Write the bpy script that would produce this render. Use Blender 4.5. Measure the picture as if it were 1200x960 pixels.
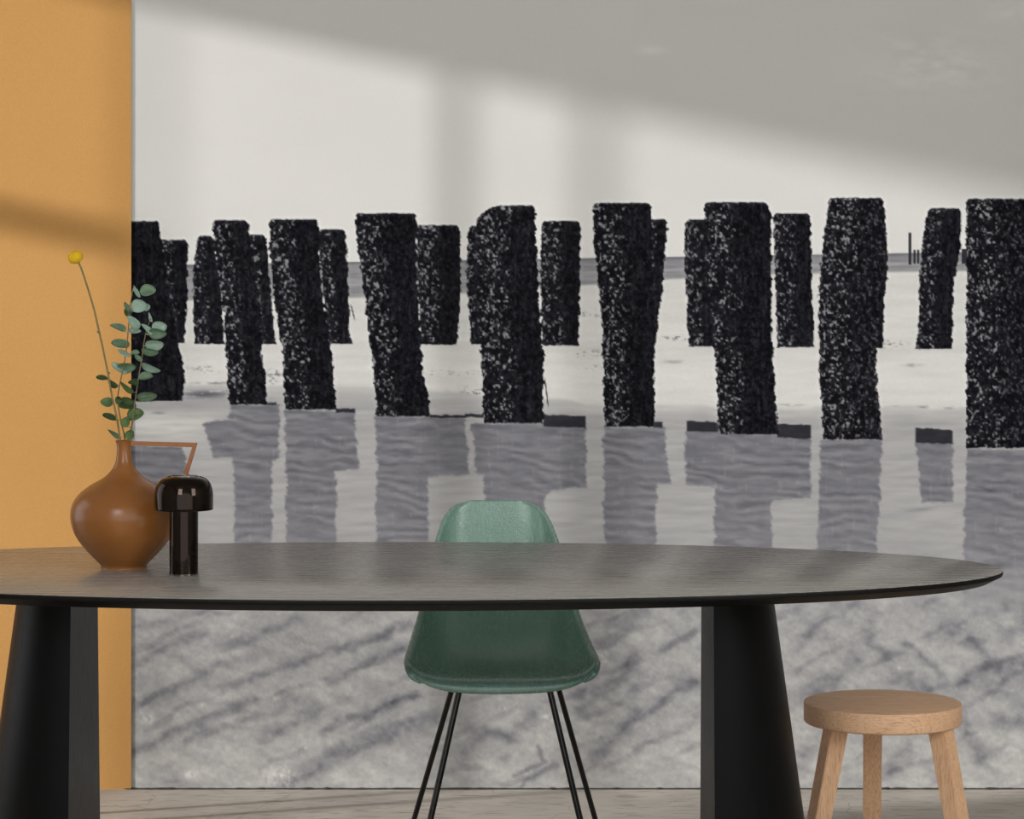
import bpy, bmesh, math, random
import numpy as np
from mathutils import Vector, Matrix

for o in list(bpy.data.objects):
    bpy.data.objects.remove(o, do_unlink=True)
SC = bpy.context.scene
COL = SC.collection
PI = math.pi
R = math.radians

# ------------------------------------------------------------------ camera
F = 3200.0          # focal length in pixels of the 1200 x 960 frame
H = 1.385           # eye height
VH = 305.0          # horizon row of the frame
YW = 7.15           # mural wall
YO = 7.02           # ochre wall
cam = bpy.data.cameras.new('camera')
cam.sensor_width = 36.0
cam.lens = 36.0 * F / 1200
cam.shift_y = -(480 - VH) / 1200
cam.clip_start = 0.05
camo = bpy.data.objects.new('camera', cam)
camo.location = (0, 0, H)
camo.rotation_euler = (PI / 2, 0, 0)
COL.objects.link(camo)
SC.camera = camo

# ------------------------------------------------------------------ light
w = bpy.data.worlds.new('world'); SC.world = w; w.use_nodes = True
w.node_tree.nodes['Background'].inputs['Color'].default_value = (0.95, 0.97, 1.0, 1)
w.node_tree.nodes['Background'].inputs['Strength'].default_value = 1.6

SUN_DIR = Vector((1.0, 0.35, -0.218))
sun = bpy.data.lights.new('sun', 'SUN'); sun.energy = 5.1; sun.angle = R(2.0); sun.color = (1.0, 0.99, 0.965)
so = bpy.data.objects.new('sun', sun); COL.objects.link(so)
so.rotation_euler = SUN_DIR.to_track_quat('-Z', 'Y').to_euler()
so.location = (-6, 2, 5)

def area(name, loc, target, size, size_y, energy, color=(1, 1, 1)):
    l = bpy.data.lights.new(name, 'AREA'); l.shape = 'RECTANGLE'; l.size = size; l.size_y = size_y
    l.energy = energy; l.color = color
    o = bpy.data.objects.new(name, l); COL.objects.link(o); o.location = loc
    o.rotation_euler = (Vector(target) - Vector(loc)).to_track_quat('-Z', 'Y').to_euler()
    return o
area('softbox', (-1.2, 1.6, 2.35), (-0.4, 5.8, 0.9), 1.1, 1.1, 32)
area('softbox_side', (2.5, 2.6, 2.2), (0.5, 5.9, 0.6), 1.2, 1.6, 42)

SC.view_settings.view_transform = 'Standard'
SC.view_settings.look = 'None'
SC.view_settings.exposure = 0.0
SC.view_settings.gamma = 1.0
SC.view_settings.use_curve_mapping = False

# ------------------------------------------------------------------ helpers
def at(u, v, d):
    """world point seen at pixel (u, v) at distance d in front of the eye"""
    return Vector(((u - 600) * d / F, d, H - (v - VH) * d / F))

def lin(c):
    c = c / 255.0
    return c / 12.92 if c <= 0.04045 else ((c + 0.055) / 1.055) ** 2.4

def rgb(r, g, b, k=1.0):
    return (min(lin(r) * k, 1), min(lin(g) * k, 1), min(lin(b) * k, 1), 1)

def tag(o, label=None, cat=None, group=None, kind=None):
    if label: o['label'] = label
    if cat: o['category'] = cat
    if group: o['group'] = group
    if kind: o['kind'] = kind
    return o

def empty(name, loc, rz=0):
    o = bpy.data.objects.new(name, None)
    o.empty_display_size = 0.05
    o.location = loc; o.rotation_euler = (0, 0, rz)
    COL.objects.link(o)
    return o

def link_mesh(name, me, mat, parent=None, smooth=True):
    """link a mesh given in world coordinates, or in the parent's local frame"""
    o = bpy.data.objects.new(name, me)
    COL.objects.link(o)
    if mat is not None and not me.materials: me.materials.append(mat)
    if parent is not None: o.parent = parent
    if smooth:
        me.polygons.foreach_set('use_smooth', [True] * len(me.polygons))
    return o

def from_bm(name, bm, mat, parent=None, smooth=True, sharp=35):
    bmesh.ops.recalc_face_normals(bm, faces=bm.faces)
    if smooth and sharp:
        lim = R(sharp)
        for e in bm.edges:
            if len(e.link_faces) == 2 and e.calc_face_angle(0) > lim: e.smooth = False
    me = bpy.data.meshes.new(name); bm.to_mesh(me); bm.free()
    return link_mesh(name, me, mat, parent, smooth)

def add_box(bm, x0, x1, y0, y1, z0, z1):
    vs = [bm.verts.new(p) for p in ((x0,y0,z0),(x1,y0,z0),(x1,y1,z0),(x0,y1,z0),(x0,y0,z1),(x1,y0,z1),(x1,y1,z1),(x0,y1,z1))]
    for f in ((0,3,2,1),(4,5,6,7),(0,1,5,4),(1,2,6,5),(2,3,7,6),(3,0,4,7)):
        bm.faces.new([vs[i] for i in f])
    return vs

def add_lathe(bm, prof, seg=64, c=(0, 0, 0)):
    rings = []
    for r, z in prof:
        if r < 1e-6: rings.append([bm.verts.new((c[0], c[1], c[2] + z))])
        else: rings.append([bm.verts.new((c[0] + r * math.cos(2*PI*i/seg), c[1] + r * math.sin(2*PI*i/seg), c[2] + z)) for i in range(seg)])
    for a, b in zip(rings, rings[1:]):
        for i in range(seg):
            j = (i + 1) % seg
            if len(a) == 1 and len(b) == 1: continue
            if len(a) == 1: bm.faces.new((a[0], b[j], b[i]))
            elif len(b) == 1: bm.faces.new((a[i], a[j], b[0]))
            else: bm.faces.new((a[i], a[j], b[j], b[i]))

def add_tube(bm, pts, rad, seg=10, cap=True):
    pts = [Vector(p) for p in pts]
    rads = rad if isinstance(rad, (list, tuple)) else [rad] * len(pts)
    rings = []; up = None
    for i, p in enumerate(pts):
        t = (pts[min(i+1, len(pts)-1)] - pts[max(i-1, 0)]).normalized()
        if up is None:
            up = Vector((0, 1, 0)) if abs(t.y) < 0.9 else Vector((1, 0, 0))
        n = (up - t * up.dot(t)).normalized(); up = n
        b = t.cross(n)
        rings.append([bm.verts.new(p + (n * math.cos(2*PI*k/seg) + b * math.sin(2*PI*k/seg)) * rads[i]) for k in range(seg)])
    for a, b in zip(rings, rings[1:]):
        for k in range(seg):
            bm.faces.new((a[k], a[(k+1) % seg], b[(k+1) % seg], b[k]))
    if cap:
        bm.faces.new(rings[0][::-1]); bm.faces.new(rings[-1])

def spline(pts, n=6):
    """Catmull-Rom through the points (tuples of any length)"""
    P = [np.array(p, float) for p in pts]
    P = [2*P[0]-P[1]] + P + [2*P[-1]-P[-2]]
    out = []
    for i in range(1, len(P) - 2):
        for k in range(n):
            t = k / n
            out.append(0.5*((2*P[i]) + (-P[i-1]+P[i+1])*t + (2*P[i-1]-5*P[i]+4*P[i+1]-P[i+2])*t*t + (-P[i-1]+3*P[i]-3*P[i+1]+P[i+2])*t**3))
    out.append(P[-2])
    return out

# ------------------------------------------------------------------ materials
class NT:
    def __init__(self, name):
        self.m = bpy.data.materials.new(name); self.m.use_nodes = True
        self.t = self.m.node_tree; self.b = self.t.nodes['Principled BSDF']
    def n(self, kind, **kw):
        nd = self.t.nodes.new(kind)
        for k, v in kw.items():
            if k.startswith('_'): setattr(nd, k[1:], v)
            else: nd.inputs[k.replace('~', ' ')].default_value = v
        return nd
    def l(self, a, b): self.t.links.new(a, b)
    def set(self, **kw):
        for k, v in kw.items(): self.b.inputs[k.replace('_', ' ')].default_value = v
    def coords(self, scale=(1, 1, 1), rot=(0, 0, 0), out='Object'):
        tc = self.n('ShaderNodeTexCoord'); mp = self.n('ShaderNodeMapping')
        mp.inputs['Scale'].default_value = scale; mp.inputs['Rotation'].default_value = rot
        self.l(tc.outputs[out], mp.inputs['Vector']); return mp.outputs['Vector']
    def noise(self, vec, scale, detail=3, rough=0.55, dist=0.0):
        nd = self.n('ShaderNodeTexNoise'); nd.inputs['Scale'].default_value = scale
        nd.inputs['Detail'].default_value = detail; nd.inputs['Roughness'].default_value = rough
        nd.inputs['Distortion'].default_value = dist
        self.l(vec, nd.inputs['Vector']); return nd.outputs['Fac']
    def ramp(self, fac, stops, interp='LINEAR'):
        nd = self.n('ShaderNodeValToRGB'); cr = nd.color_ramp; cr.interpolation = interp
        while len(cr.elements) < len(stops): cr.elements.new(0.5)
        for e, (p, c) in zip(cr.elements, stops): e.position = p; e.color = c
        self.l(fac, nd.inputs['Fac']); return nd.outputs['Color']
    def mix(self, fac, a, b, mode='MIX'):
        nd = self.n('ShaderNodeMix'); nd.data_type = 'RGBA'; nd.blend_type = mode
        for s, v in ((0, fac), (6, a), (7, b)):
            if hasattr(v, 'is_linked') or hasattr(v, 'links'): self.l(v, nd.inputs[s])
            else: nd.inputs[s].default_value = v
        return nd.outputs[2]
    def bump(self, h, strength=0.2, dist=0.001):
        nd = self.n('ShaderNodeBump'); nd.inputs['Strength'].default_value = strength
        nd.inputs['Distance'].default_value = dist
        self.l(h, nd.inputs['Height']); self.l(nd.outputs['Normal'], self.b.inputs['Normal']); return nd
    def mapr(self, v, a, b, c, d):
        nd = self.n('ShaderNodeMapRange'); self.l(v, nd.inputs['Value'])
        for k, x in zip(('From Min', 'From Max', 'To Min', 'To Max'), (a, b, c, d)): nd.inputs[k].default_value = x
        return nd.outputs['Result']

def plain(name, col, rough=0.5, metal=0.0, noise=0.06, scale=60):
    t = NT(name); v = t.coords()
    f = t.noise(v, scale, 4)
    lo = tuple(c * (1 - noise) for c in col[:3]) + (1,); hi = tuple(min(c * (1 + noise), 1) for c in col[:3]) + (1,)
    t.l(t.ramp(f, [(0.3, lo), (0.7, hi)]), t.b.inputs['Base Color'])
    t.set(Roughness=rough, Metallic=metal)
    return t.m

# ochre stucco paint
t = NT('ochre_paint'); v = t.coords()
f = t.noise(v, 260, 4, 0.6); g = t.noise(v, 2.2, 2)
c = t.ramp(f, [(0.3, rgb(180, 131, 69)), (0.7, rgb(188, 141, 78))])
c = t.mix(0.10, c, t.ramp(g, [(0.3, rgb(176, 128, 66)), (0.7, rgb(206, 156, 90))]))
t.l(c, t.b.inputs['Base Color']); t.set(Roughness=0.85); t.bump(f, 0.35, 0.0012)
M_OCHRE = t.m

# floor: worn grey-beige screed
t = NT('worn_floor'); v = t.coords()
a = t.noise(v, 3.0, 5, 0.6, 0.4)
v2 = t.coords((3.0, 14.0, 1)); b = t.noise(v2, 4.0, 6, 0.65, 0.6)
c = t.ramp(a, [(0.3, rgb(168, 161, 152)), (0.7, rgb(198, 190, 180))])
c = t.mix(t.ramp(b, [(0.36, (1,1,1,1)), (0.47, (0,0,0,1))]), c, rgb(150, 141, 132))
vo = t.n('ShaderNodeTexVoronoi'); vo.feature = 'DISTANCE_TO_EDGE'; vo.inputs['Scale'].default_value = 2.3
nz = t.n('ShaderNodeTexNoise'); nz.inputs['Scale'].default_value = 7; t.l(v, nz.inputs['Vector'])
vm = t.mix(0.12, v, nz.outputs['Color']); t.l(vm, vo.inputs['Vector'])
crk = t.ramp(vo.outputs['Distance'], [(0.0, (1,1,1,1)), (0.006, (0,0,0,1))])
c = t.mix(crk, c, rgb(160, 151, 142))
t.l(c, t.b.inputs['Base Color']); t.set(Roughness=0.7); t.bump(b, 0.4, 0.002)
M_FLOOR = t.m

M_WHITE = plain('white_plaster', rgb(208, 206, 200), 0.9, 0, 0.02, 8)
M_FRAMEW = plain('white_window_paint', rgb(205, 203, 198), 0.5, 0, 0.02, 8)
M_GAP = plain('dark_gap', rgb(58, 52, 46), 0.95, 0, 0.4, 30)

# black-stained oak
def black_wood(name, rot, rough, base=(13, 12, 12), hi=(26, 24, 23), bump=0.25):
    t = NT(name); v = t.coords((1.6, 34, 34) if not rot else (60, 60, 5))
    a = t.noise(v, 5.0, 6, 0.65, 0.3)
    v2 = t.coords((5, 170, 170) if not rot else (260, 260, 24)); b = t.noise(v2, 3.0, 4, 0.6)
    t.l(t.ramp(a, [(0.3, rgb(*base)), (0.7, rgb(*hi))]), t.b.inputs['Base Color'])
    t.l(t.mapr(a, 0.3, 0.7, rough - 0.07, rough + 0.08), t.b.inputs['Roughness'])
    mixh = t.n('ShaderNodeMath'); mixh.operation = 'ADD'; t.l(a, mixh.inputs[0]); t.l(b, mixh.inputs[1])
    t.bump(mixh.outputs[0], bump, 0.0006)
    return t
M_TOP = black_wood('black_tabletop_painted_sheen', False, 0.27, (134, 131, 127), (164, 161, 156), 0.2)  # black-stained wood; the wall's reflected sheen is put into the grey base
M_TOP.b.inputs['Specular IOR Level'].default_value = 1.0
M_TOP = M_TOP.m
M_LEG = black_wood('black_stained_leg', True, 0.42, (4, 4, 5), (9, 9, 11), 0.4)
M_LEG.b.inputs['Specular IOR Level'].default_value = 0.13
M_LEG = M_LEG.m
M_EDGE = NT('black_lacquered_edge')
M_EDGE.set(Base_Color=rgb(8, 8, 8), Roughness=0.45)
M_EDGE.b.inputs['Specular IOR Level'].default_value = 0.2
M_EDGE = M_EDGE.m

# oak
def oak(name, horiz=False, a=(226, 178, 138), b=(244, 202, 162), rot=(0, 0, 0)):
    t = NT(name)
    v = t.coords((2.5, 26, 26) if horiz else (30, 30, 2.2), rot)
    f = t.noise(v, 4.0, 6, 0.6, 0.5)
    v2 = t.coords((12, 160, 160) if horiz else (180, 180, 14), rot); g = t.noise(v2, 3.0, 3)
    c = t.ramp(f, [(0.25, rgb(*a)), (0.75, rgb(*b))])
    c = t.mix(t.ramp(g, [(0.33, (0.55,)*3 + (1,)), (0.5, (0,0,0,1))]), c, rgb(a[0]*0.72, a[1]*0.68, a[2]*0.62))
    t.l(c, t.b.inputs['Base Color']); t.set(Roughness=0.55); t.bump(g, 0.3, 0.0005)
    return t.m
M_OAKTOP = oak('oak_seat', True, rot=(0, 0, R(20)))
M_OAKLEG = oak('oak_leg', False)

# green fibreglass shell
t = NT('green_fibreglass'); v = t.coords()
vd = t.noise(v, 9, 2)
nz = t.n('ShaderNodeTexNoise'); nz.inputs['Scale'].default_value = 14; t.l(v, nz.inputs['Vector'])
vw = t.mix(0.3, v, nz.outputs['Color'])
wv = t.n('ShaderNodeTexWave'); wv.inputs['Scale'].default_value = 24; wv.inputs['Distortion'].default_value = 14
wv.inputs['Detail'].default_value = 3; wv.inputs['Detail Scale'].default_value = 2.5; t.l(v, wv.inputs['Vector'])
fb = t.noise(t.coords((80, 16, 26), (0.4, 0.5, 0.7)), 2.2, 3, 0.6, 1.5)
fb2 = t.noise(t.coords((16, 26, 90), (-0.5, 0.3, -0.7)), 2.2, 3, 0.6, 1.5)
c = t.ramp(vd, [(0.3, rgb(120, 156, 142)), (0.7, rgb(134, 170, 156))])
c = t.mix(t.ramp(fb, [(0.5, (0,0,0,1)), (0.72, (0.35,)*3+(1,))]), c, rgb(128, 178, 156))
t.l(c, t.b.inputs['Base Color'])
t.l(t.mapr(fb, 0.3, 0.7, 0.20, 0.32), t.b.inputs['Roughness'])
ad = t.n('ShaderNodeMath'); ad.operation = 'ADD'; t.l(fb, ad.inputs[0]); t.l(fb2, ad.inputs[1])
t.bump(ad.outputs[0], 0.5, 0.0010)
t.b.inputs['Specular IOR Level'].default_value = 0.8
M_GREEN = t.m

M_BLACKM = plain('black_enamel_steel', rgb(16, 16, 17), 0.22, 0.0, 0.1, 50)
M_BLACKP = plain('black_rubber', rgb(20, 20, 20), 0.6)

# glazed terracotta
t = NT('brown_glaze'); v = t.coords()
f = t.noise(v, 9, 3); g = t.noise(v, 240, 3)
c = t.ramp(f, [(0.3, rgb(138, 86, 40)), (0.7, rgb(152, 98, 48))])
t.l(c, t.b.inputs['Base Color']); t.set(Roughness=0.27); t.bump(g, 0.08, 0.0008)
t.b.inputs['Specular IOR Level'].default_value = 0.45
M_VASE = t.m
M_VASEH = plain('terracotta_handle', rgb(158, 98, 50), 0.45)
M_CHROME = plain('smoked_chrome', rgb(46, 39, 35), 0.06, 1.0, 0.03, 20)
M_CHROME2 = plain('smoked_chrome_edge', rgb(130, 120, 110), 0.12, 1.0, 0.03, 20)

def leaf_mat(name, a, b):
    t = NT(name); v = t.coords()
    f = t.noise(v, 900, 2); g = t.noise(v, 60, 2)
    c = t.ramp(g, [(0.3, rgb(*a)), (0.7, rgb(*b))])
    c = t.mix(t.ramp(f, [(0.55, (0,0,0,1)), (0.7, (0.5,)*3+(1,))]), c, rgb(min(b[0]+40,255), min(b[1]+35,255), min(b[2]+35,255)))
    t.l(c, t.b.inputs['Base Color']); t.set(Roughness=0.55)
    return t.m
LEAFM = {'p': leaf_mat('pale_leaf', (172, 204, 188), (204, 228, 214)), 'm': leaf_mat('mid_leaf', (122, 156, 128), (158, 186, 158)),
         'd': leaf_mat('dark_leaf', (66, 92, 52), (96, 124, 76)), 'g': leaf_mat('green_leaf', (98, 132, 80), (132, 162, 108))}
M_STEM = plain('olive_stem', rgb(128, 116, 70), 0.6, 0, 0.2, 200)
M_TWIG = plain('brown_twig', rgb(120, 104, 74), 0.6, 0, 0.2, 200)
t = NT('yellow_bloom'); v = t.coords()
vo = t.n('ShaderNodeTexVoronoi'); vo.inputs['Scale'].default_value = 700; t.l(v, vo.inputs['Vector'])
t.l(t.ramp(vo.outputs['Distance'], [(0.0, rgb(255, 224, 40)), (0.8, rgb(232, 176, 12))]), t.b.inputs['Base Color'])
t.set(Roughness=0.8); t.bump(vo.outputs['Distance'], 0.6, 0.002)
M_YEL = t.m

# ------------------------------------------------------------------ room shell
XL, XR, YF, ZC = -3.0, 3.4, -1.5, 2.85
def struct(name, boxes, mat, parent=None):
    bm = bmesh.new()
    for b in boxes: add_box(bm, *b)
    o = from_bm(name, bm, mat, parent, smooth=False)
    if parent is None: o['kind'] = 'structure'
    return o
struct('floor', [(XL, XR, YF, YW + 0.1, -0.1, 0)], M_FLOOR)
struct('ceiling', [(XL - 0.2, XR + 0.2, YF, YW + 0.15, ZC, ZC + 0.12)], M_WHITE)
struct('wall_back', [(XL, XR, YW + 0.002, YW + 0.15, 0, ZC)], M_WHITE)
struct('wall_right', [(XR, XR + 0.2, YF, YW + 0.15, 0, ZC)], M_WHITE)
# left wall with a wide window opening; its lintel shades the mural, an added bar the ochre wall
WY0, WY1, WZ0, WZ1 = 5.45, 6.85, 0.12, 2.555
struct('wall_left', [(XL - 0.2, XL, YF, WY0, 0, ZC), (XL - 0.2, XL, WY1, YW + 0.15, 0, ZC),
                     (XL - 0.2, XL, WY0, WY1, 0, WZ0), (XL - 0.2, XL, WY0, WY1, WZ1, ZC)], M_WHITE)
wf = struct('window_1', [(XL - 0.19, XL - 0.13, WY0, WY1, WZ0, WZ0 + 0.03), (XL - 0.19, XL - 0.13, WY0, WY1, WZ1 - 0.03, WZ1),
                    (XL - 0.19, XL - 0.13, WY0, WY0 + 0.03, WZ0, WZ1), (XL - 0.19, XL - 0.13, WY1 - 0.03, WY1, WZ0, WZ1)], M_FRAMEW)
# two unseen poles added left of frame to cast the mural's soft upright streaks
for i, (X0, rad) in enumerate(((-0.14, 0.0125), (0.225, 0.014))):
    bm = bmesh.new(); px_ = -1.56; py_ = YW - 0.35 * (X0 - px_)
    add_tube(bm, [(px_, py_, 0.0), (px_, py_, ZC)], rad, 16)
    tag(from_bm('trim_%d' % (2 + i), bm, M_FRAMEW), kind='structure')
struct('added_shade_bar', [(XL - 0.18, XL - 0.14, 6.37, WY1, 1.86, 1.945)], M_FRAMEW, wf)  # short unseen bar added to shade a band across the ochre wall
struct('mullion', [(XL - 0.18, XL - 0.14, 6.37, 6.378, WZ0, WZ1)], M_FRAMEW, wf)

# ochre wall, flush with the mural
def ochre(name, y0, z0, z1, u):
    bm = bmesh.new()
    xe = (u - 600) * y0 / F; xe2 = xe * (YW + 0.05) / y0 - 0.01
    lo = [bm.verts.new(p) for p in ((XL, y0, z0), (xe, y0, z0), (xe2, YW + 0.001, z0), (XL, YW + 0.001, z0))]
    hi = [bm.verts.new((q.co.x, q.co.y, z1)) for q in lo]
    bm.faces.new(lo[::-1]); bm.faces.new(hi)
    for i in range(4): bm.faces.new((lo[i], lo[(i+1) % 4], hi[(i+1) % 4], hi[i]))
    tag(from_bm(name, bm, M_OCHRE, smooth=False), kind='structure')
    return xe2
xe2 = ochre('wall_ochre', YW - 0.005, 0.0, ZC, 153.8)

# ragged dark joint between screed and mural
rnd = random.Random(5)
bm = bmesh.new(); prev = None; x = xe2
while x < XR:
    wv_ = 0.003 + 0.004 * rnd.random() ** 2 + (0.005 * rnd.random() if rnd.random() < 0.12 else 0)
    a = bm.verts.new((x, YW - 0.004 - wv_, 0.0012)); b = bm.verts.new((x, YW - 0.0015, 0.0012 + 0.5 * wv_))
    if prev: bm.faces.new((prev[0], a, b, prev[1]))
    prev = (a, b); x += 0.008 + 0.014 * rnd.random()
o = from_bm('trim_1', bm, M_GAP, smooth=False); tag(o, kind='structure')

# ------------------------------------------------------------------ mural print
#MURAL_BEGIN
def lattice(shape_seed, period=256):
    return np.random.RandomState(shape_seed).rand(period, period)
_LAT = [lattice(s) for s in range(8)]
def vnoise(x, y, seed=0):
    L = _LAT[seed % 8]; n = L.shape[0]
    x = x + seed * 17.3; y = y + seed * 9.1
    xi = np.floor(x).astype(int); yi = np.floor(y).astype(int)
    fx = x - xi; fy = y - yi
    fx = fx*fx*(3-2*fx); fy = fy*fy*(3-2*fy)
    a = L[xi % n, yi % n]; b = L[(xi+1) % n, yi % n]; c = L[xi % n, (yi+1) % n]; d = L[(xi+1) % n, (yi+1) % n]
    return (a*(1-fx)+b*fx)*(1-fy) + (c*(1-fx)+d*fx)*fy
def fbm(x, y, seed=0, oct=4, g=0.5):
    s = 0; a = 1.0; tot = 0
    for k in range(oct):
        s = s + a * vnoise(x * 2**k, y * 2**k, seed + k); tot += a; a *= g
    return s / tot
def ss(a, b, x):
    t_ = np.clip((x - a) / (b - a), 0, 1); return t_*t_*(3-2*t_)

FRONT = [
 dict(t=259, b=470, L=[(259,118),(470,118)], R=[(259,187),(278,188.5),(319,194),(372,202.5),(407,210),(447,217.5),(470,214)]),
 dict(t=258, b=474, L=[(258,248.6),(293,252),(337,259),(383,264),(424,266),(474,268)], R=[(258,290),(278,293),(307,297),(372,306),(424,307.5),(442,312),(474,313)]),
 dict(t=257, b=480, L=[(257,315.5),(307,317),(360,322),(407,331),(480,334)], R=[(257,373),(307,374.6),(360,380),(407,388),(480,394)]),
 dict(t=250, b=488, L=[(250,416),(265,417),(302,421),(360,428.6),(407,434),(453,439),(488,442)], R=[(250,488.5),(307,488),(383,492),(442,496),(455,498),(463,503),(488,504)]),
 dict(t=241, b=496, L=[(241,582),(243,575),(248,567),(256,560),(264,558),(376,561),(420,564),(496,567)], R=[(241,627),(251,627.5),(314,630),(376,633),(414,637.5),(496,637)]),
 dict(t=238, b=500, L=[(238,695),(248,694.5),(282,696),(329,701.6),(392,706),(500,708.5)], R=[(238,763),(298,764),(376,766),(439,767),(500,766)]),
 dict(t=237, b=509, L=[(237,825),(242,825),(314,828),(376,836),(439,839),(509,842)], R=[(237,899),(253,903),(337,904),(403,905),(453,908),(509,912)]),
 dict(t=232, b=515, L=[(232,971),(270,967),(313,961.6),(353,959),(437,960),(515,965)], R=[(232,1035),(297,1037),(330,1036),(353,1030),(407,1027),(453,1027),(487,1032),(515,1033)]),
 dict(t=233, b=525, L=[(233,1132),(320,1133),(380,1132),(525,1133)], R=[(233,1203),(400,1207),(525,1212)]),
 dict(t=229, b=532, L=[(229,1306),(380,1311),(532,1316)], R=[(229,1378),(400,1384),(532,1390)]),
 dict(t=226, b=540, L=[(226,1486),(380,1488),(540,1496)], R=[(226,1566),(400,1566),(540,1574)]),
 dict(t=222, b=548, L=[(222,1676),(548,1672)], R=[(222,1756),(548,1760)]),
]
BACK = [
 dict(t=281, b=402, L=[(281,185),(402,200)], R=[(281,219.5),(340,220),(402,216)]),
 dict(t=276, b=403, L=[(276,232),(320,226),(360,226.5),(403,229)], R=[(276,249),(330,258),(403,263)]),
 dict(t=275, b=403, L=[(275,290),(403,302)], R=[(275,311),(290,312.5),(340,318),(403,323)]),
 dict(t=269, b=403, L=[(269,372),(403,384)], R=[(269,405),(290,406),(340,408),(365,410),(385,408),(403,413)]),
 dict(t=264, b=404, L=[(264,487),(404,493)], R=[(264,538),(275,539.5),(345,540),(404,536)]),
 dict(t=265, b=404, L=[(265,549),(323,546),(404,552)], R=[(265,566),(404,566)]),
 dict(t=259, b=405, L=[(259,635),(320,633),(405,635)], R=[(259,680),(300,680),(405,678)]),
 dict(t=257, b=405, L=[(257,755),(405,755)], R=[(257,782),(270,782),(300,779),(340,776),(370,772),(405,768)]),
 dict(t=257, b=406, L=[(257,804),(270,802),(310,802),(350,805),(406,807)], R=[(257,840),(406,840)]),
 dict(t=250, b=407, L=[(250,906),(320,908),(407,911)], R=[(250,949.5),(353,951.5),(407,955)]),
 dict(t=234, b=408, L=[(234,1020),(408,1022)], R=[(234,1035),(262,1038),(297,1040),(323,1040),(345,1036),(408,1035)]),
 dict(t=244, b=409, L=[(244,1088),(270,1083),(330,1077),(380,1077),(409,1072)], R=[(244,1126),(293,1125),(330,1118),(380,1116),(409,1116)]),
 dict(t=246, b=411, L=[(246,1232),(411,1236)], R=[(246,1276),(411,1282)]),
 dict(t=242, b=413, L=[(242,1410),(413,1412)], R=[(242,1458),(413,1462)]),
 dict(t=240, b=415, L=[(240,1600),(415,1606)], R=[(240,1650),(415,1650)]),
]
REFL = [  # mirror shapes on the wet sand: polygons
 [(120,520),(212,524),(219,545),(217,640),(120,640)],
 [(271,474),(328,474),(327,537),(319,540),(319,700),(276,700),(274,537),(251,537),(238,497),(268,492)],
 [(334,481),(416,481),(419,550),(394,553),(394,700),(338,700)],
 [(441,488),(545,487),(550,556),(502,559),(501,700),(441,700)],
 [(553,497),(638,496),(686,490),(687,570),(645,574),(639,580),(639,700),(570,700),(567,556),(558,555)],
 [(707,501),(778,500),(785,566),(769,568),(768,700),(709,700)],
 [(804,505),(950,512),(950,584),(904,586),(904,700),(836,700),(838,570),(803,568)],
 [(961,516),(1034,516),(1023,700),(957,700)],
 [(1073,518),(1116,518),(1116,588),(1080,589)],
 [(1133,526),(1214,528),(1210,720),(1127,720)],
 [(1312,532),(1390,534),(1386,730),(1306,730)],
 [(1494,540),(1574,542),(1570,740),(1490,740)],
]
SHADE = [  # thin dark ledges beside the bases
 (313,324,471,474),(394,416,478,483),(504,546,485,489),(637,686,486,500),(766,776,494,501),
 (805,842,493,506),(911,950,497,513),(1073,1116,502,519),(1212,1240,520,527),(545,566,485,489)]
STROKES = [  # dark ripples of the near sand: points, half width, depth
 ([(150,826),(203,810),(253,780),(297,767)],5,26),([(150,887),(197,862),(253,837),(300,820)],5,34),
 ([(263,807),(307,790),(353,773),(420,753),(484,733)],4.5,32),([(307,863),(337,853),(373,833)],6,26),
 ([(350,910),(403,880),(437,863),(505,845)],10,38),([(377,860),(407,843),(440,833),(486,813)],5,36),
 ([(150,784),(193,760),(240,744)],4,22),([(263,760),(307,743),(352,726)],4,26),([(218,870),(263,853),(335,830)],4,26),
 ([(387,800),(437,773),(475,755)],4.5,28),([(155,735),(210,722),(260,716)],3,16),([(200,752),(222,745),(232,738)],3,16),
 ([(545,878),(569,860),(600,863),(621,842)],7,34),([(606,908),(641,893),(630,878)],2.5,40),([(600,930),(617,916),(650,896)],2.5,36),
 ([(676,815),(707,806),(727,793),(741,770)],5,34),([(714,736),(733,728),(760,714)],5,28),([(768,830),(787,813),(812,800)],5,32),
 ([(700,755),(723,742),(740,735)],5,22),([(678,835),(699,815),(731,794)],6,30),([(695,890),(718,868),(747,836)],6,34),
 ([(780,760),(795,750),(812,742)],4,26),([(430,841),(465,825),(485,811)],5,22),([(745,880),(770,868),(812,845)],4,24),
 ([(1060,752),(1090,777),(1101,793)],4,34),([(1124,803),(1140,788),(1165,780),(1200,776)],6,38),([(1137,748),(1161,771)],4,28),
 ([(1112,742),(1140,722),(1178,714)],6,22),([(960,808),(980,797),(1002,775)],9,26),([(1130,850),(1150,887)],7,34),
 ([(1042,900),(1056,884),(1062,876)],9,32),([(1018,730),(1020,755),(1038,772)],5,24),([(1175,800),(1182,790),(1210,782)],4,32),
 ([(935,762),(950,740),(968,722),(985,700)],6,20),([(985,716),(1010,705),(1040,690)],4,22),([(1180,745),(1200,730)],10,24),
 ([(1070,803),(1085,808)],7,28),([(930,900),(945,880),(960,872)],8,22),([(1090,905),(1110,915)],7,20),([(1170,840),(1200,850)],6,24),
 ([(840,668),(880,660),(930,652)],3,12),([(1060,690),(1110,676),(1180,660)],4,16),([(1240,780),(1280,765),(1330,760)],7,28),
 ([(1230,860),(1300,840),(1360,830)],8,26),([(1400,800),(1460,785)],8,26),([(1420,890),(1500,870),(1560,860)],9,28)]

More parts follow.
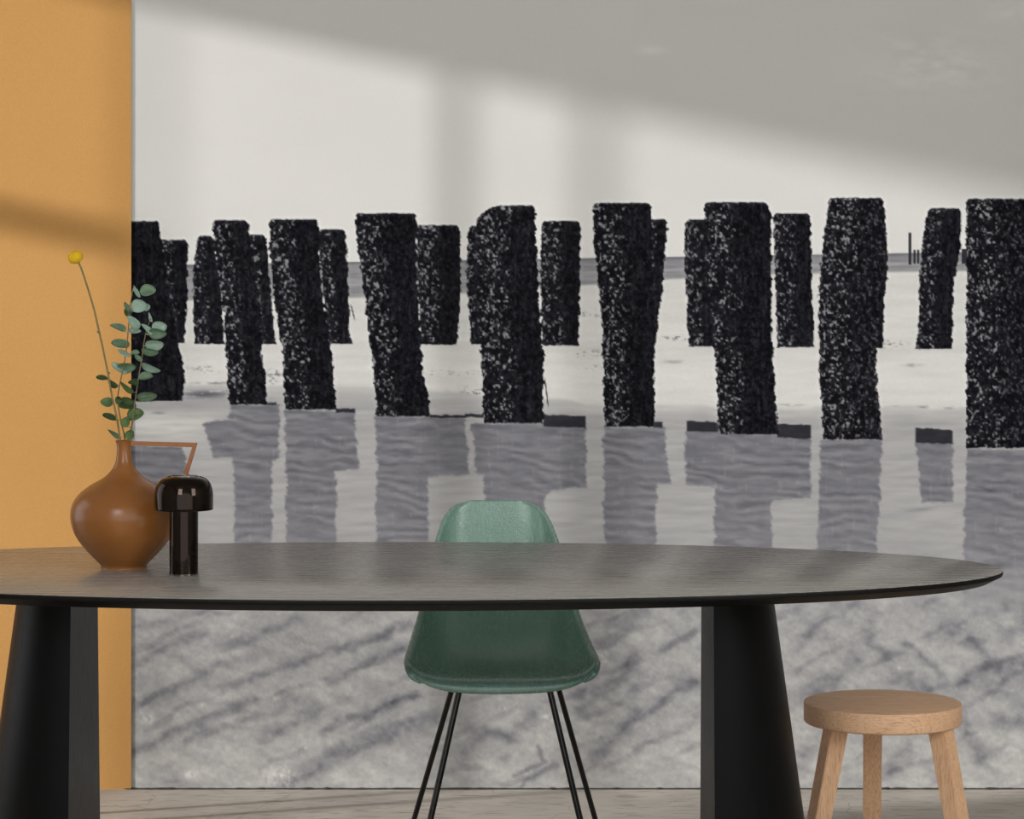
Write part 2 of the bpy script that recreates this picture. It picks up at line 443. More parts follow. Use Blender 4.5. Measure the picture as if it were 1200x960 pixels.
def poly_mask(u, v, poly, soft=1.2):
    """soft inside mask of a polygon, via signed distance"""
    d = np.full(u.shape, 1e9); inside = np.zeros(u.shape, bool)
    n = len(poly)
    for i in range(n):
        x0, y0 = poly[i]; x1, y1 = poly[(i+1) % n]
        ex, ey = x1-x0, y1-y0; L2 = ex*ex+ey*ey
        tt = np.clip(((u-x0)*ex+(v-y0)*ey)/L2, 0, 1)
        d = np.minimum(d, np.hypot(u-x0-tt*ex, v-y0-tt*ey))
        if y0 != y1:
            c_ = ((y0 > v) != (y1 > v)) & (u < (x1-x0)*(v-y0)/(y1-y0)+x0)
            inside ^= c_
    sd = np.where(inside, d, -d)
    return ss(-soft, soft, sd)

def mural_grey(u, v):
    """printed picture: value 0..255 and blue tint, u, v = picture coordinates"""
    shp = u.shape
    # sky
    g = 226 + 0*u
    g += -3*ss(700, 1300, u)
    cl = np.exp(-(((u-1095)/65)**2 + ((v-75)/30)**2))*(fbm(u/26+v/60, v/9-u/70, 2, 4)-0.35)*40
    cl += np.exp(-(((u-1190)/40)**2 + ((v-15)/12)**2))*14*fbm(u/14, v/7+u/30, 3, 3)
    cl += np.exp(-(((u-764)/16)**2 + ((v-59)/5)**2))*12
    cl += (fbm(u/120, v/60, 6, 3)-0.5)*5
    g += np.maximum(cl, -3)
    # sea
    hz = 307 - 0.0159*(u-410)
    se = hz + 42 - ss(400, 950, u)*20
    n1 = fbm(u/22, v/2.2, 1, 3)
    sea = 142 + (n1-0.5)*36 - 26*np.exp(-((v-hz-1.5)/2.0)**2) + 18*ss(0.45, 0.55, (v-hz)/(se-hz)) - 14*ss(0.62, 0.7, (v-hz)/(se-hz))
    g = g + (sea-g)*ss(-0.8, 0.8, v-hz)
    # dry sand
    n2 = fbm(u/60, v/7, 3, 4); n3 = fbm(u/3, v/2, 4, 2)
    sand = 216 + (n2-0.5)*18 + (n3-0.5)*6 - 5*ss(404, 409, v)*ss(416, 409, v) + 3*ss(410, 440, v)
    deb = np.zeros(shp)
    for (x0, y0, sx, sy, k) in ((244,432,18,4,1),(322,438,10,5,1.3),(320,447,4,3,1.5),(520,437,30,3,.8),(690,415,20,5,.8),(700,431,14,4,.7),
                                (690,367,20,5,.8),(795,396,16,2.5,1.6),(1043,404,16,4,1.4),(1070,428,12,2,1),(790,424,14,2,.9),(560,462,28,7,1.1),
                                (250,449,24,1.6,1.8),(240,455,16,2,1.0),(925,475,20,1.2,1.4),(1050,478,12,2.2,1.4),(1082,478,12,2.2,1.4),(1112,479,10,2.2,1.2),(534,435,6,1.6,2.5)):
        if sy < 2.4: deb += k*55*np.exp(-((u-x0)/sx)**2*1.5-((v-y0)/sy)**2)*ss(0.25, 0.6, fbm(u/9, v/3, 5, 2))
        else: deb += k*75*np.exp(-((u-x0)/sx)**2-((v-y0)/sy)**2)*ss(0.55, 0.75, fbm(u/3.5, v/2.2, 5, 2))
    sand -= deb
    g = g + (sand-g)*ss(-2, 2, v-se)
    # ledge in front of back posts
    # wet sand / shallow water
    we = 452 + 26*ss(330, 860, u) + (fbm(u/40, u*0+3, 2, 3)-0.5)*10
    n4 = fbm(u/40, v/4.5, 5, 4)
    wet = 174 + (n4-0.5)*26
    wet = wet + 20*ss(20, 0, v-we) 
    ripw = np.sin((v*1.0 + u*0.16 + 12*fbm(u/60, v/30, 6, 3))*2*PI/13.0)
    wet += ripw*2.0*ss(500, 560, v)
    # left pale bank
    bank = np.exp(-(((u-190)/70)**2 + ((v-500)/20)**2))
    wet += 34*bank*(0.6+0.8*fbm(u/26, v/4, 3, 3)) - 14*np.exp(-(((u-210)/80)**2+((v-474)/7)**2)) - 45*np.exp(-((u-186)/7)**2-((v-484)/1.6)**2)
    g = g + (wet-g)*ss(-3, 3, v-we)
    # shadow wedges on left
    g -= 80*np.exp(-((u-240)/26)**2-((v-462)/4.5)**2)*ss(0.3, 0.55, fbm(u/10, v/3, 1, 2)+0.15)
    # near sand
    low = ss(610, 740, v)
    n5 = fbm(u/34+v/90, v/17-u/60, 4, 4); n6 = fbm(u/7, v/5, 2, 3); n7 = fbm((u+1.2*v)/60, (v-0.45*u)/14, 6, 3)
    near = 176 + (n5-0.5)*34 + (n6-0.5)*26 + (fbm(u/2.6, v/2.6, 7, 1)-0.5)*12 + (n7-0.5)*34 + 16*ss(800, 910, v)
    near -= 12*ss(690, 640, v)
    ridge = 1-np.abs(2*fbm((u+0.8*v)/95+3, (v-0.42*u)/34, 1, 3)-1)
    ph = (v + np.where(u < 720, 0.42, 0.5)*(u-720) + 40*(fbm(u/90, v/70, 1, 3)-0.5) + 10*(fbm(u/20, v/20, 4, 2)-0.5))/34.0
    near -= 19*ss(0.45, 1.0, np.sin(2*PI*ph))*ss(0.42, 0.62, fbm(u/48, v/32, 7, 3))
    g = g + (near-g)*low
    # reflections
    wob = (fbm(u/6, v/3.0, 6, 2)-0.5)*5 + (fbm(u/30, v/9, 2, 2)-0.5)*5
    rm = np.zeros(shp)
    sel = (v > 465) & (v < 735)
    if sel.any():
        us, vs = u[sel], v[sel]; wb = wob[sel]; m = np.zeros(us.shape)
        for p in REFL: m = np.maximum(m, poly_mask(us+wb, vs+0.5*wb, p, 1.8))
        rm[sel] = m
    rip = np.sin((v - 0.12*u + 0.0004*u*u*0 + 26*fbm(u/50, v/24, 3, 4))*2*PI/12.5)
    refl = 124 + rip*(3+9*ss(0.3, 0.65, fbm(u/30, v/16, 5, 2))) + (fbm(u/16, v/3.5, 4, 4)-0.5)*30 + 8*ss(560, 640, v)
    streak = ss(0.62, 0.8, fbm(u/3.5, v/26, 1, 2))*ss(0.4, 0.7, fbm(u/5, v/4, 7, 2))*9
    refl += streak
    fade = 1 - 0.92*ss(630, 730, v)
    g = g + (refl-g)*rm*fade
    # strokes
    sel = v > 630
    if sel.any():
        us = u[sel] + (fbm(u[sel]/12, v[sel]/12, 2, 2)-0.5)*9; vs = v[sel] + (fbm(u[sel]/14, v[sel]/14, 5, 3)-0.5)*10
        acc = np.zeros(us.shape)
        for pts, hw, dep in STROKES:
            best = np.full(us.shape, 1e9)
            for (x0, y0), (x1, y1) in zip(pts, pts[1:]):
                ex, ey = x1-x0, y1-y0
                tt = np.clip(((us-x0)*ex+(vs-y0)*ey)/(ex*ex+ey*ey), 0, 1)
                best = np.minimum(best, np.hypot(us-x0-tt*ex, vs-y0-tt*ey))
            acc = np.maximum(acc, 1.05*dep*np.exp(-(best/(hw*1.25))**2)) 
        acc *= 0.55+0.9*fbm(us/9, vs/9, 1, 2)
        g[sel] -= acc
        # glints
        for (x0, y0, r_) in ((354,754,2.2),(272,746,2.2),(323,818,5),(237,826,4),(173,843,9),(358,877,4),(1055,783,3),(1128,734,3),(222,908,8),(330,912,22),(640,780,6),(700,770,10),(640,840,6),(590,830,5)):
            g[sel] += 34*np.exp(-((u[sel]-x0)/r_)**2-((v[sel]-y0)/(0.6*r_))**2)*ss(0.35, 0.6, fbm(u[sel]/3, v[sel]/3, 3, 2))
    g -= 30*np.exp(-((u-1155)/9)**2-((v-573-0.3*(u-1155))/2)**2) + 25*np.exp(-((u-1080)/16)**2-((v-597+0.1*(u-1080))/1.6)**2)
    # ledges
    for (x0, x1, y0, y1) in SHADE:
        k = ss(x0-1.5, x0+1, u)*ss(x1+1.5, x1-1, u)*ss(y0-1, y0+1, v-0.05*(u-x0)+wob*0.5)*ss(y1+1, y1-1, v-0.02*(u-x0)+wob*0.4)
        g = g + (34+14*n6-g)*k*0.93
    # far stakes
    for (x0, x1, y0, y1) in ((1065,1067.5,273,310),(1070.5,1072.5,293,309),(1075,1077,293,309),(1127,1133,292,309),(1216,1219,280,306)):
        k = ss(x0-1, x0+.4, u)*ss(x1+1, x1-.4, u)*ss(y0-1, y0+.6, v)*ss(y1+1, y1-.6, v)
        g = g + (45-g)*k
    # halo and posts
    tint = np.zeros(shp)
    spk = fbm(u/3.1, v/3.6, 1, 2); spk2 = fbm(u/1.9, v/2.3, 5, 1); blk = fbm(u/9, v/12, 2, 2)
    edge = (fbm(u/4.0, v/4.5, 3, 2)-0.5)
    for lst, isf in ((BACK, False), (FRONT, True)):
        for q, P in enumerate(lst):
            vL = [a for a, b in P['L']]; xL = [b for a, b in P['L']]; vR = [a for a, b in P['R']]; xR = [b for a, b in P['R']]
            box = (v > P['t']-9) & (v < P['b']+6) & (u > min(xL)-10) & (u < max(xR)+10)
            if not box.any(): continue
            ub, vb, eb = u[box], v[box], edge[box]
            l_ = np.interp(vb, vL, xL); r_ = np.interp(vb, vR, xR)
            rough = 5.5 if isf else 4.5
            rc = 4.0
            topv = P['t'] + rc*np.clip(1-(ub-l_)/rc, 0, 1)**2 + rc*np.clip(1-(r_-ub)/rc, 0, 1)**2 + 1.5*eb
            dl = ub-l_+rough*eb; dr = r_-ub+rough*eb*np.where(vb > 0, 1, 1)
            sd = np.minimum(np.minimum(dl, dr), np.minimum(vb-topv, P['b']-vb + 2*eb))
            k = ss(-0.9, 0.9, sd)
            frac = (ub-l_)/(r_-l_)
            lit = 1-ss(0.40, 0.58, frac + 0.4*(blk[box]-0.5) + (0.08 if q % 3 == 0 and isf else 0))
            lit = np.clip(lit + 0.08 + (0.35 if q in (7, 8) and isf else 0), 0, 1)*(0.6 if (isf and q == 0) else 1.0)
            s_ = ss(0.52, 0.80, 0.6*spk[box]+0.4*spk2[box])
            val = 13 + 12*blk[box] + lit*(10 + 118*s_) + (1-lit)*(12*ss(0.6, 0.9, spk2[box]) + 12*ss(0.5, 0.75, fbm(ub/3, vb/22, 6, 2))) - 14*ss(0.5, 0.3, spk[box])
            val += (9+18*spk2[box])*ss(4.5, 0, vb-topv)*(vb > P['t']-4)
            if not isf: val = val*0.92 + 4
            halo = ss(-5, -1.2, sd)*(1-k)*ss(P['b']+1, P['b']-5, vb)
            gb = g[box] + 7*halo
            g[box] = gb + (val-gb)*k
            tb = tint[box]; tint[box] = np.maximum(tb, k)
    # kelp rags
    g = g + (40-g)*ss(1.2, 0.2, np.abs(u-412-0.25*(v-360)))*ss(355, 362, v)*ss(377, 370, v)
    g = g + (40-g)*ss(1.2, 0.2, np.abs(u-638-0.12*(v-440)))*ss(440, 450, v)*ss(479, 470, v)
    return np.clip(g, 8, 246), tint, rm*fade
def s2l(c):
    c = np.clip(c, 0, 255)/255.0
    return np.where(c <= 0.04045, c/12.92, ((c+0.055)/1.055)**2.4)
def mural_rgb(u, v):
    g, tint, rm = mural_grey(u, v)
    warm = ss(120, 215, g)
    r_ = g + 1.5*warm; b_ = g + (1-warm)*5 - warm*3.5; gg = g - 0.3
    b_ = b_ + 1.0*rm; 
    return np.stack([s2l(r_), s2l(gg), s2l(b_)], -1)
#MURAL_END

us = np.concatenate([np.arange(100, 150, 4.0), np.arange(150, 1206, 1.25), np.arange(1206, 600 + (XR)*F/YW, 4.0)])
us[-1] = 600 + XR*F/YW - 0.5
vtop = VH - (ZC-H)*F/YW
vs = np.concatenate([np.linspace(vtop+0.5, 0, 40, endpoint=False), np.arange(0, 228, 3.0), np.arange(228, 545, 1.15), np.arange(545, 925, 2.0), [VH + H*F/YW - 0.2]])
U, V = np.meshgrid(us, vs)
K_PRINT = 0.79
rgbv = mural_rgb(U, V) * K_PRINT
nx, ny = len(us), len(vs)
co = np.zeros((ny, nx, 3), np.float32)
co[..., 0] = (U-600)*YW/F; co[..., 1] = YW - 0.0015; co[..., 2] = H - (V-VH)*YW/F
co = co.reshape(-1, 3)
ii = np.arange(nx*ny).reshape(ny, nx)
quads = np.stack([ii[:-1, :-1], ii[1:, :-1], ii[1:, 1:], ii[:-1, 1:]], -1).reshape(-1, 4)
me = bpy.data.meshes.new('photo_mural')
me.vertices.add(len(co)); me.vertices.foreach_set('co', co.ravel())
me.loops.add(quads.size); me.loops.foreach_set('vertex_index', quads.astype(np.int32).ravel())
me.polygons.add(len(quads)); me.polygons.foreach_set('loop_start', np.arange(0, quads.size, 4, dtype=np.int32))
me.update(calc_edges=True)
ca = me.color_attributes.new('print', 'FLOAT_COLOR', 'POINT')
buf = np.ones((nx*ny, 4), np.float32); buf[:, :3] = rgbv.reshape(-1, 3)
ca.data.foreach_set('color', buf.ravel())
t = NT('mural_print')
at_ = t.n('ShaderNodeAttribute'); at_.attribute_name = 'print'
v = t.coords(); f = t.noise(v, 420, 3, 0.6)
t.l(t.mix(1.0, at_.outputs['Color'], t.ramp(f, [(0.3, (0.95, 0.95, 0.95, 1)), (0.7, (1.0, 1.0, 1.0, 1))]), 'MULTIPLY'), t.b.inputs['Base Color'])
t.set(Roughness=0.85); t.b.inputs['Specular IOR Level'].default_value = 0.05
mo = link_mesh('photo_mural', me, t.m, None, smooth=False)
tag(mo, 'black and white photo mural of barnacled groyne posts on wet sand, covering the wall', 'mural')

# ------------------------------------------------------------------ oval table
ZT = 0.75
DT = 5.63
TX = (464 - 600) * DT / F
tb = empty('dining_table', (TX, DT, 0))
tag(tb, 'long oval dark-stained wooden dining table with black edge on two tapered black pedestals', 'table')
A_, B_ = 1.249, 0.527
bm = bmesh.new()
seg = 160
def ring(k, z, drop=0):
    return [bm.verts.new(((A_-k)*math.cos(2*PI*i/seg), (B_-k)*math.sin(2*PI*i/seg), z)) for i in range(seg)]
rs = [ring(0.0035, ZT), ring(0.001, ZT-0.0012), ring(0.0, ZT-0.004), ring(0.0015, ZT-0.010), ring(0.030, ZT-0.0245), ring(0.034, ZT-0.0255)]
for a, b in zip(rs, rs[1:]):
    for i in range(seg): bm.faces.new((a[i], b[i], b[(i+1) % seg], a[(i+1) % seg]))
bm.faces.new(rs[0]); bm.faces.new(rs[-1][::-1])
bm.normal_update()
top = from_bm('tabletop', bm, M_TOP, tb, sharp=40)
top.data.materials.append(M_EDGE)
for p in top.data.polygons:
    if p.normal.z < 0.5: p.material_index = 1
def pedestal(sx):
    """half-cone pedestal: flat inner face towards the middle of the table"""
    bm = bmesh.new(); rings = []
    N = 28
    for k in range(9):
        z = (ZT-0.0255) * k / 8
        h = z / (ZT-0.0255)
        dep = 0.225 + (0.175-0.225)*h         # half depth
        wid = 0.232 + (0.131-0.232)*h         # width of the bulge
        rg = []
        for i in range(N+1):
            a = -PI/2 + PI*i/N
            ca_, sa_ = math.cos(a), math.sin(a)
            x = wid*abs(ca_)**0.9; y = dep*sa_
            rg.append(bm.verts.new((sx*(0.642 + x), y, z)))
        rings.append(rg)
    for a, b in zip(rings, rings[1:]):
        for i in range(N): bm.faces.new((a[i], a[i+1], b[i+1], b[i]))
        bm.faces.new((a[N], a[0], b[0], b[N]))
    bm.faces.new(rings[0]); bm.faces.new(rings[-1][::-1])
    return from_bm('pedestal', bm, M_LEG, tb, sharp=30)
pedestal(1); pedestal(-1)

# ------------------------------------------------------------------ green shell chair
KC = 0.968   # the chair stands a little nearer, the back just clear of the tabletop
ch = empty('shell_chair', ((590-600)*6.2*KC/F, 6.16*KC, 0), R(2.5))
tag(ch, 'green moulded fibreglass shell chair on thin black rod legs behind the table', 'chair')
ROWS = [  # centre (y,z), rim (y,z), half width
 (0.004,.405, .036,.426, .188),(0.000,.413,.030,.436,.2055),(.006,.428,.032,.451,.2175),(.036,.438,.054,.466,.2235),
 (.10,.434,.095,.474,.223),(.18,.424,.150,.494,.215),(.27,.422,.205,.525,.203),(.335,.440,.250,.560,.191),
 (.375,.490,.285,.605,.178),(.400,.560,.320,.655,.165),(.425,.630,.362,.703,.1515),(.447,.695,.402,.737,.140),
 (.463,.745,.437,.770,.124),(.472,.782,.462,.790,.100),(.476,.802,.475,.802,.062)]
rows = spline(ROWS, 5)
NC = 44
bm = bmesh.new(); grid = []
for r_ in rows:
    yc, zc, yr, zr, W = r_
    line = []
    for j in range(NC+1):
        a = -1 + 2*j/NC; s = 1 if a >= 0 else -1; a = abs(a)
        if a < 0.9:
            q = a/0.9; wt = q**(2.4 + 0.1*min(len(grid), 9)); x = W*0.93*math.sin(q*PI/2*0.86)/math.sin(PI/2*0.86)
        else:
            q = (a-0.9)/0.1; wt = 1 + 0.03*math.sin(q*PI) - 0.05*q*q; x = W*(0.93+0.07*q)
        wt = min(wt, 1.06)
        line.append(bm.verts.new((s*x*KC, (yc+(yr-yc)*wt)*KC, H-(H-zc-(zr-zc)*wt)*KC)))
    grid.append(line)
for a, b in zip(grid, grid[1:]):
    for j in range(NC): bm.faces.new((a[j], a[j+1], b[j+1], b[j]))
sh = from_bm('shell', bm, M_GREEN, ch, sharp=None)
md = sh.modifiers.new('thickness', 'SOLIDIFY'); md.thickness = 0.004; md.offset = -1
# legs: world points turned into the chair's frame
inv = (Matrix.Translation(ch.location) @ Matrix.Rotation(R(2.5), 4, 'Z')).inverted()
def loc(p): return inv @ Vector(p)
def leg(pts, r_):
    bm = bmesh.new(); add_tube(bm, [loc(p) for p in pts], r_, 14)
    return from_bm('leg', bm, M_BLACKM, ch)
FEET = []
for side, (ft, fb, bt, bb) in {'l': ((539.5,804,6.28*KC),(488,1037,6.05),(530.5,805,6.46*KC),(479.6,984,6.53)),
                               'r': ((643,804,6.28*KC),(697,1037,6.05),(654,805,6.46*KC),(703,984,6.53))}.items():
    s = -1 if side == 'l' else 1
    for top, bot, rad in ((ft, fb, 0.0072), (bt, bb, 0.0066)):
        p1 = at(*top); p0 = at(*bot); p0.z = 0.008
        inn = Vector((-s*0.03, 0, 0.012))
        mid = p1 + Vector((-s*0.008, 0, 0.009))
        leg([p0, p1.lerp(p0, 0.5), p1.lerp(p0, 0.04), p1, mid, p1+inn], rad)
        bm = bmesh.new(); q = loc(p0); add_lathe(bm, [(0, -0.008), (0.011, -0.008), (0.012, -0.004), (0.010, 0.004), (0, 0.005)], 16, (q.x, q.y, q.z))
        from_bm('foot_glide', bm, M_BLACKP, ch)
for d_, z_ in ((6.28*KC, 0.441), (6.46*KC, 0.438)):
    bm = bmesh.new(); x0 = at(541, 805, d_).x; x1 = at(642, 805, d_).x
    add_tube(bm, [loc((x0, d_, z_)), loc((x1, d_, z_))], 0.0066, 12); from_bm('crossbar', bm, M_BLACKM, ch)
for px in (546, 637):
    bm = bmesh.new(); x0 = at(px, 805, 6.1).x
    add_tube(bm, [loc((x0, 6.04, 0.441)), loc((x0, 6.29, 0.439))], 0.0055, 10); from_bm('side_rail', bm, M_BLACKM, ch)

# ------------------------------------------------------------------ oak stool
DS = 5.97; ZS = 0.42
sx0 = (1034.2-600)*DS/F
st = empty('oak_stool', (sx0, DS, 0))
tag(st, 'small round oak stool with three splayed square legs at the right', 'stool')
bm = bmesh.new(); RS = 0.1716
add_lathe(bm, [(0, ZS-0.045), (RS-0.004, ZS-0.045), (RS-0.001, ZS-0.043), (RS, ZS-0.040), (RS, ZS-0.004), (RS-0.001, ZS-0.0012), (RS-0.004, ZS), (0, ZS)], 96)
from_bm('seat', bm, M_OAKTOP, st, sharp=40)
for X, Dy, ang, spx in ((0.7005, 5.925, 200.8, -0.196), (0.927, 5.885, 321, 0.160), (0.8045, 6.09, 81, 0.02)):
    a = R(ang); rad = Vector((math.cos(a), math.sin(a), 0)); tan = Vector((-rad.y, rad.x, 0))
    spy = 0.20*rad.y
    bm = bmesh.new(); hw = 0.0208
    zt = ZS-0.0452; zr = 1.385-(858-305)/538
    vt = []
    for z in (0.0, zt):
        cx = X - sx0 - spx*(z-zr); cy = Dy-DS - spy*(z-zr)
        k = hw*(0.93 if z == 0 else 1.0)
        for sa, sb in ((-1,-1),(1,-1),(1,1),(-1,1)):
            p = Vector((cx, cy, z)) + rad*sa*k + tan*sb*k
            vt.append(bm.verts.new(p))
    for f_ in ((3,2,1,0),(4,5,6,7),(0,1,5,4),(1,2,6,5),(2,3,7,6),(3,0,4,7)): bm.faces.new([vt[i] for i in f_])
    bmesh.ops.bevel(bm, geom=[e for e in bm.edges if abs(e.verts[0].co.z-e.verts[1].co.z) > 0.1], offset=0.0016, segments=2, affect='EDGES')
    from_bm('leg', bm, M_OAKLEG, st, smooth=False)

# ------------------------------------------------------------------ vase
DV = 5.64
vx = (145.3-600)*DV/F
va = empty('vase', (vx, DV, ZT))
tag(va, 'round brown glazed ceramic vase with narrow neck, standing on the table', 'vase')
s_ = DV/F
base_y = 665.5
prof = [(27,667),(26.8,663.5),(29,660),(38,651),(48.5,639),(57,626),(61.6,612),(62.3,601),(59.5,589),(51.5,578),(39,568.5),(24,560),(15.5,552),(10.5,543),(8.6,533),(8.4,524),(9.4,518.5),(10.0,517)]
pr = [(p[0]*s_, max((base_y-p[1])*s_, 0)) for p in spline(prof, 5)]
pr[0] = (pr[0][0], 0.0)
pr = [(0, 0.0)] + pr + [(9.3*s_, (base_y-516.4)*s_), (7.6*s_, (base_y-518)*s_), (6.6*s_, (base_y-530)*s_), (7.0*s_, (base_y-545)*s_), (0, (base_y-548)*s_)]
bm = bmesh.new(); add_lathe(bm, pr, 96)
bd = from_bm('body', bm, M_VASE, va, sharp=60)
def bar(path, wds):
    """square bar through points in the XZ plane, half sizes (in plane, depth)"""
    bm = bmesh.new(); rg = []
    for i, (x, z) in enumerate(path):
        nx_, nz_, hy = wds[i]
        rg.append([bm.verts.new((x+nx_, hy, z+nz_)), bm.verts.new((x-nx_, hy, z-nz_)), bm.verts.new((x-nx_, -hy, z-nz_)), bm.verts.new((x+nx_, -hy, z+nz_))])
    for a, b in zip(rg, rg[1:]):
        for k in range(4): bm.faces.new((a[k], a[(k+1) % 4], b[(k+1) % 4], b[k]))
    bm.faces.new(rg[0][::-1]); bm.faces.new(rg[-1])
    bmesh.ops.bevel(bm, geom=list(bm.edges), offset=0.0008, segments=2, affect='EDGES')
    return bm
def vp(u, v): return ((u-145.3)*s_, (base_y-v)*s_)
bm = bar([vp(153, 519.8), vp(228.5, 521.8), vp(208, 587)], [(0, 2.3*s_, 0.006), (2.9*s_, 2.4*s_, 0.006), (3.2*s_, 0.6*s_, 0.006)])
from_bm('handle', bm, M_VASEH, va, sharp=30)

# ------------------------------------------------------------------ mushroom lamp
DL = 5.515; sl = DL/F; ly = ZT
lp = empty('table_lamp', ((215.4-600)*sl, DL, ZT))
tag(lp, 'small smoked chrome mushroom lamp in front of the brown vase', 'lamp')
def zl(v): return (673.6-v)*sl
bm = bmesh.new()
add_lathe(bm, [(0, 0), (16.9*sl, 0), (17.1*sl, 0.0008), (17.1*sl, 0.003)], 64)
from_bm('base_ring', bm, M_CHROME2, lp, sharp=40)
bm = bmesh.new()
add_lathe(bm, [(16.8*sl, 0.003), (16.8*sl, zl(590)), (16.3*sl, zl(586)), (0, zl(586))], 64)
from_bm('stem', bm, M_CHROME, lp, sharp=40)
bm = bmesh.new()
outer = spline([(34.4,596.5),(34.4,585),(34.0,577),(31.5,567.5),(26.5,561.5),(20,558.6),(16.5,558.0)], 5)
pr = [(33.2, 597), (34.2, 597.3)] + [tuple(p) for p in outer]
inner = [(16.3,559.3),(25.8,562.8),(30.4,568.5),(32.8,578),(33.1,590),(33.2,597)]
prf = [(r_*sl, zl(z_)) for r_, z_ in pr] + [(r_*sl, zl(z_)) for r_, z_ in inner]
add_lathe(bm, prf, 72)
from_bm('lamp_shade', bm, M_CHROME, lp, sharp=50)
bm = bmesh.new()
add_lathe(bm, [(0, zl(557.0)), (14*sl, zl(557.0)), (16.2*sl, zl(557.7)), (16.4*sl, zl(559.4)), (0, zl(559.4))], 48)
from_bm('shade_cap', bm, M_CHROME2, lp, sharp=40)

# ------------------------------------------------------------------ flowers
fl = empty('craspedia_flower', at(146.5, 540, DV))
tag(fl, 'single yellow ball flower on a thin bare stem in the brown vase', 'flower')
fo = fl.location
def rel(p, o): return Vector(p) - o
pts = [(146,545,0),(141,517,0),(137,490,.0),(131,463,.004),(127,440,.006),(122,415,.008),(116,388,.010),(110,362,.010),(102,335,.010),(96,317,.010),(92.3,308,.010)]
bm = bmesh.new()
add_tube(bm, [rel(at(p[0], p[1], DV + p[2]), fo) for p in spline(pts, 3)], 0.0020, 8)
from_bm('stem', bm, M_STEM, fl)
for (u_, v_) in ((127.5,437),(115,389)):
    bm = bmesh.new()
    p = rel(at(u_, v_, DV+0.007), fo); add_tube(bm, [p+Vector((0,0,-.002)), p, p+Vector((0,0,.002))], [0.0021, 0.0032, 0.0021], 8)
    from_bm('stem_node', bm, M_TWIG, fl)
bm = bmesh.new()
bmesh.ops.create_icosphere(bm, subdivisions=5, radius=1.0)
c0 = rel(at(88.3, 301.5, DV+0.01), fo); rr = random.Random(3)
rot = Matrix.Rotation(R(-24), 3, 'Y')
for q in bm.verts:
    n = q.co.copy()
    k = 1 + 0.035*math.sin(n.x*31)*math.sin(n.y*29+1)*math.sin(n.z*33) + 0.02*rr.random()
    q.co = c0 + rot @ Vector((n.x*0.0160*k, n.y*0.0155*k, n.z*0.0132*k))
from_bm('bloom', bm, M_YEL, fl, sharp=None)

STEM_A = [(147,545,0.003),(146.5,516,.003),(142,495,.006),(139,478,.008),(138.5,461,.010),(143,438,.012),(147.5,414,.014),(150.5,385,.016),(152,362,.018),(155,343,.018),(157,334,.018)]
STEM_B = [(148,545,-.002),(149.6,516,-.002),(155,497,-.006),(157.5,477,-.008),(161.6,447,-.012),(166.5,418,-.014),(169,400,-.016),(172,386,-.018),(177,372,-.018)]
LEAVES = [  # centre u, v, length, width as seen, angle, tone, stem
 (172.5,341,19,14,5,'m','A'),(161,341,15,6,-60,'p','A'),(162.5,358.5,19,16,-5,'p','A'),(152,360,16,7,-45,'m','A'),(171.5,360,9,9,20,'p','A'),
 (149.5,367,11,8,-60,'d','A'),(156,379,20,9,-50,'p','A'),(139,385,20,7,-20,'m','A'),(157,389,15,6,-5,'p','A'),(186,384,18,15,10,'p','B'),
 (184,390,21,13,0,'m','B'),(177,372,12,3.5,-72,'p','B'),(172,387,18,4.5,-45,'p','B'),(180,404,22,14,5,'p','B'),(175,411,20,10,-8,'m','B'),
 (142,404,22,10,-10,'m','A'),(147,413,17,7,-25,'p','A'),(158,414,10,6,0,'m','A'),(147.5,430,22,13,5,'m','A'),(140,433,21,7,-35,'p','A'),
 (176,430,24,10,-20,'p','B'),(170,442,17,9,5,'m','B'),(120,444,14,5.5,-10,'d','A'),(133,449,15,8,-40,'d','A'),(150,454,21,8,-40,'g','B'),
 (157,449,13,7,0,'d','B'),(171,464,24,12,8,'m','B'),(126,472,15,11,-5,'g','A'),(139,469,9,9,0,'d','A'),(148,474,22,13,-15,'d','A'),
 (158,486,20,15,10,'g','B'),(147,495,13,11,60,'g','B'),(129,490,18,6,-22,'d','A'),(135,508,18,7,-35,'m','A'),(152,510,12,11,60,'g','B'),
 (162,421,12,5,-42,'m','B')]
rnd = random.Random(11)
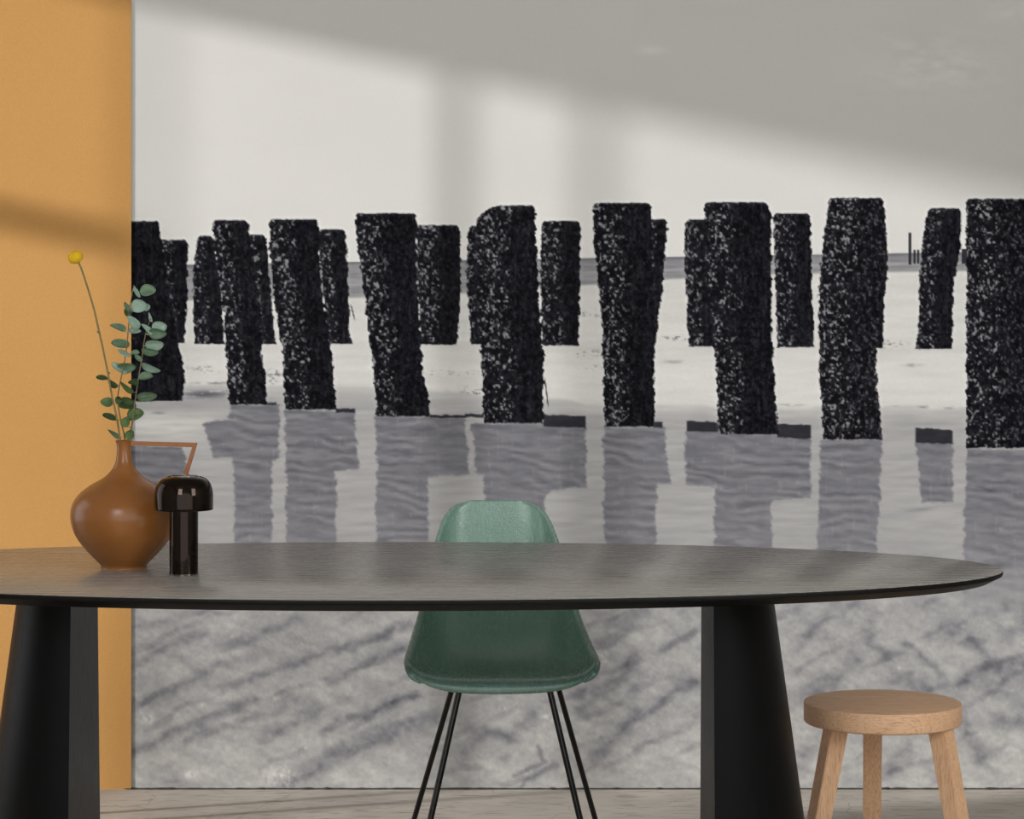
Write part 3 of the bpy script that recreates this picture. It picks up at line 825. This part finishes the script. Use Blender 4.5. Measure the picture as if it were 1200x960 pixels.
for key, stem, lab in (('A', STEM_A, 'taller eucalyptus sprig leaning left in the vase, tip highest against the mural'),
                       ('B', STEM_B, 'shorter eucalyptus sprig reaching right in the vase, pale round leaves at its tip')):
    root = empty('eucalyptus_sprig', at(stem[0][0], stem[0][1], DV+stem[0][2]))
    tag(root, lab, 'plant', 'eucalyptus sprigs in the vase')
    org = root.location
    sp = [at(p[0], p[1], DV+p[2]) for p in spline(stem, 5)]
    n = len(sp)
    bm = bmesh.new(); add_tube(bm, [p-org for p in sp], [0.0017-0.0009*i/n for i in range(n)], 8)
    from_bm('stem', bm, M_TWIG, root)
    for (u_, v_, L_, W_, ang, tone, k) in LEAVES:
        if k != key: continue
        # attach: nearest stem point slightly below the leaf
        cands = sorted(range(n), key=lambda i: (sp[i]-at(u_, v_+4, sp[i].y)).length)
        pa = sp[cands[0]]
        side = rnd.choice((-1, 1))
        c0 = at(u_, v_, pa.y + side*rnd.uniform(0.003, 0.014))
        a = R(ang)
        ex = Vector((math.cos(a), 0, math.sin(a)))
        if ex.dot(c0-pa) < 0: ex = -ex
        perp = Vector((0, -1, 0)).cross(ex).normalized()
        full = max(W_, L_*0.82); cs = min(W_/full, 1.0); sn = math.sqrt(max(0, 1-cs*cs))*rnd.choice((-1, 1))
        ey = perp*cs + Vector((0, 1, 0))*sn
        ez = ex.cross(ey)
        hl = L_*DV/F/2; hwid = full*DV/F/2
        bm = bmesh.new(); NR, NS = 4, 20
        cen = bm.verts.new(c0 - org - ez*0.0012); prev = None
        for i in range(1, NR+1):
            f_ = i/NR; ringv = []
            for j in range(NS):
                th = 2*PI*j/NS
                x = hl*math.cos(th)*(1+0.10*math.cos(th)); y = hwid*math.sin(th)*(1-0.12*math.cos(th))
                z = 0.0012*(-1+2.0*f_*f_) + 0.0022*(abs(math.sin(th))*f_) + 0.001*f_*math.sin(2*th+ang)
                ringv.append(bm.verts.new(c0-org + ex*x*f_ + ey*y*f_ + ez*z))
            for j in range(NS):
                if prev is None: bm.faces.new((cen, ringv[j], ringv[(j+1) % NS]))
                else: bm.faces.new((prev[j], ringv[j], ringv[(j+1) % NS], prev[(j+1) % NS]))
            prev = ringv
        bmesh.ops.solidify(bm, geom=list(bm.faces), thickness=0.0005)
        # petiole and midrib
        p1 = c0 - ex*hl*0.9
        add_tube(bm, [pa-org, pa.lerp(p1, 0.5)-org+Vector((0,0,-0.0006)), p1-org, c0-org+ez*0.0004, c0+ex*hl*0.7-org+ez*0.0006], [0.0007, 0.0006, 0.0005, 0.0004, 0.0002], 5)
        from_bm('leaf', bm, LEAFM[tone], root, sharp=None)
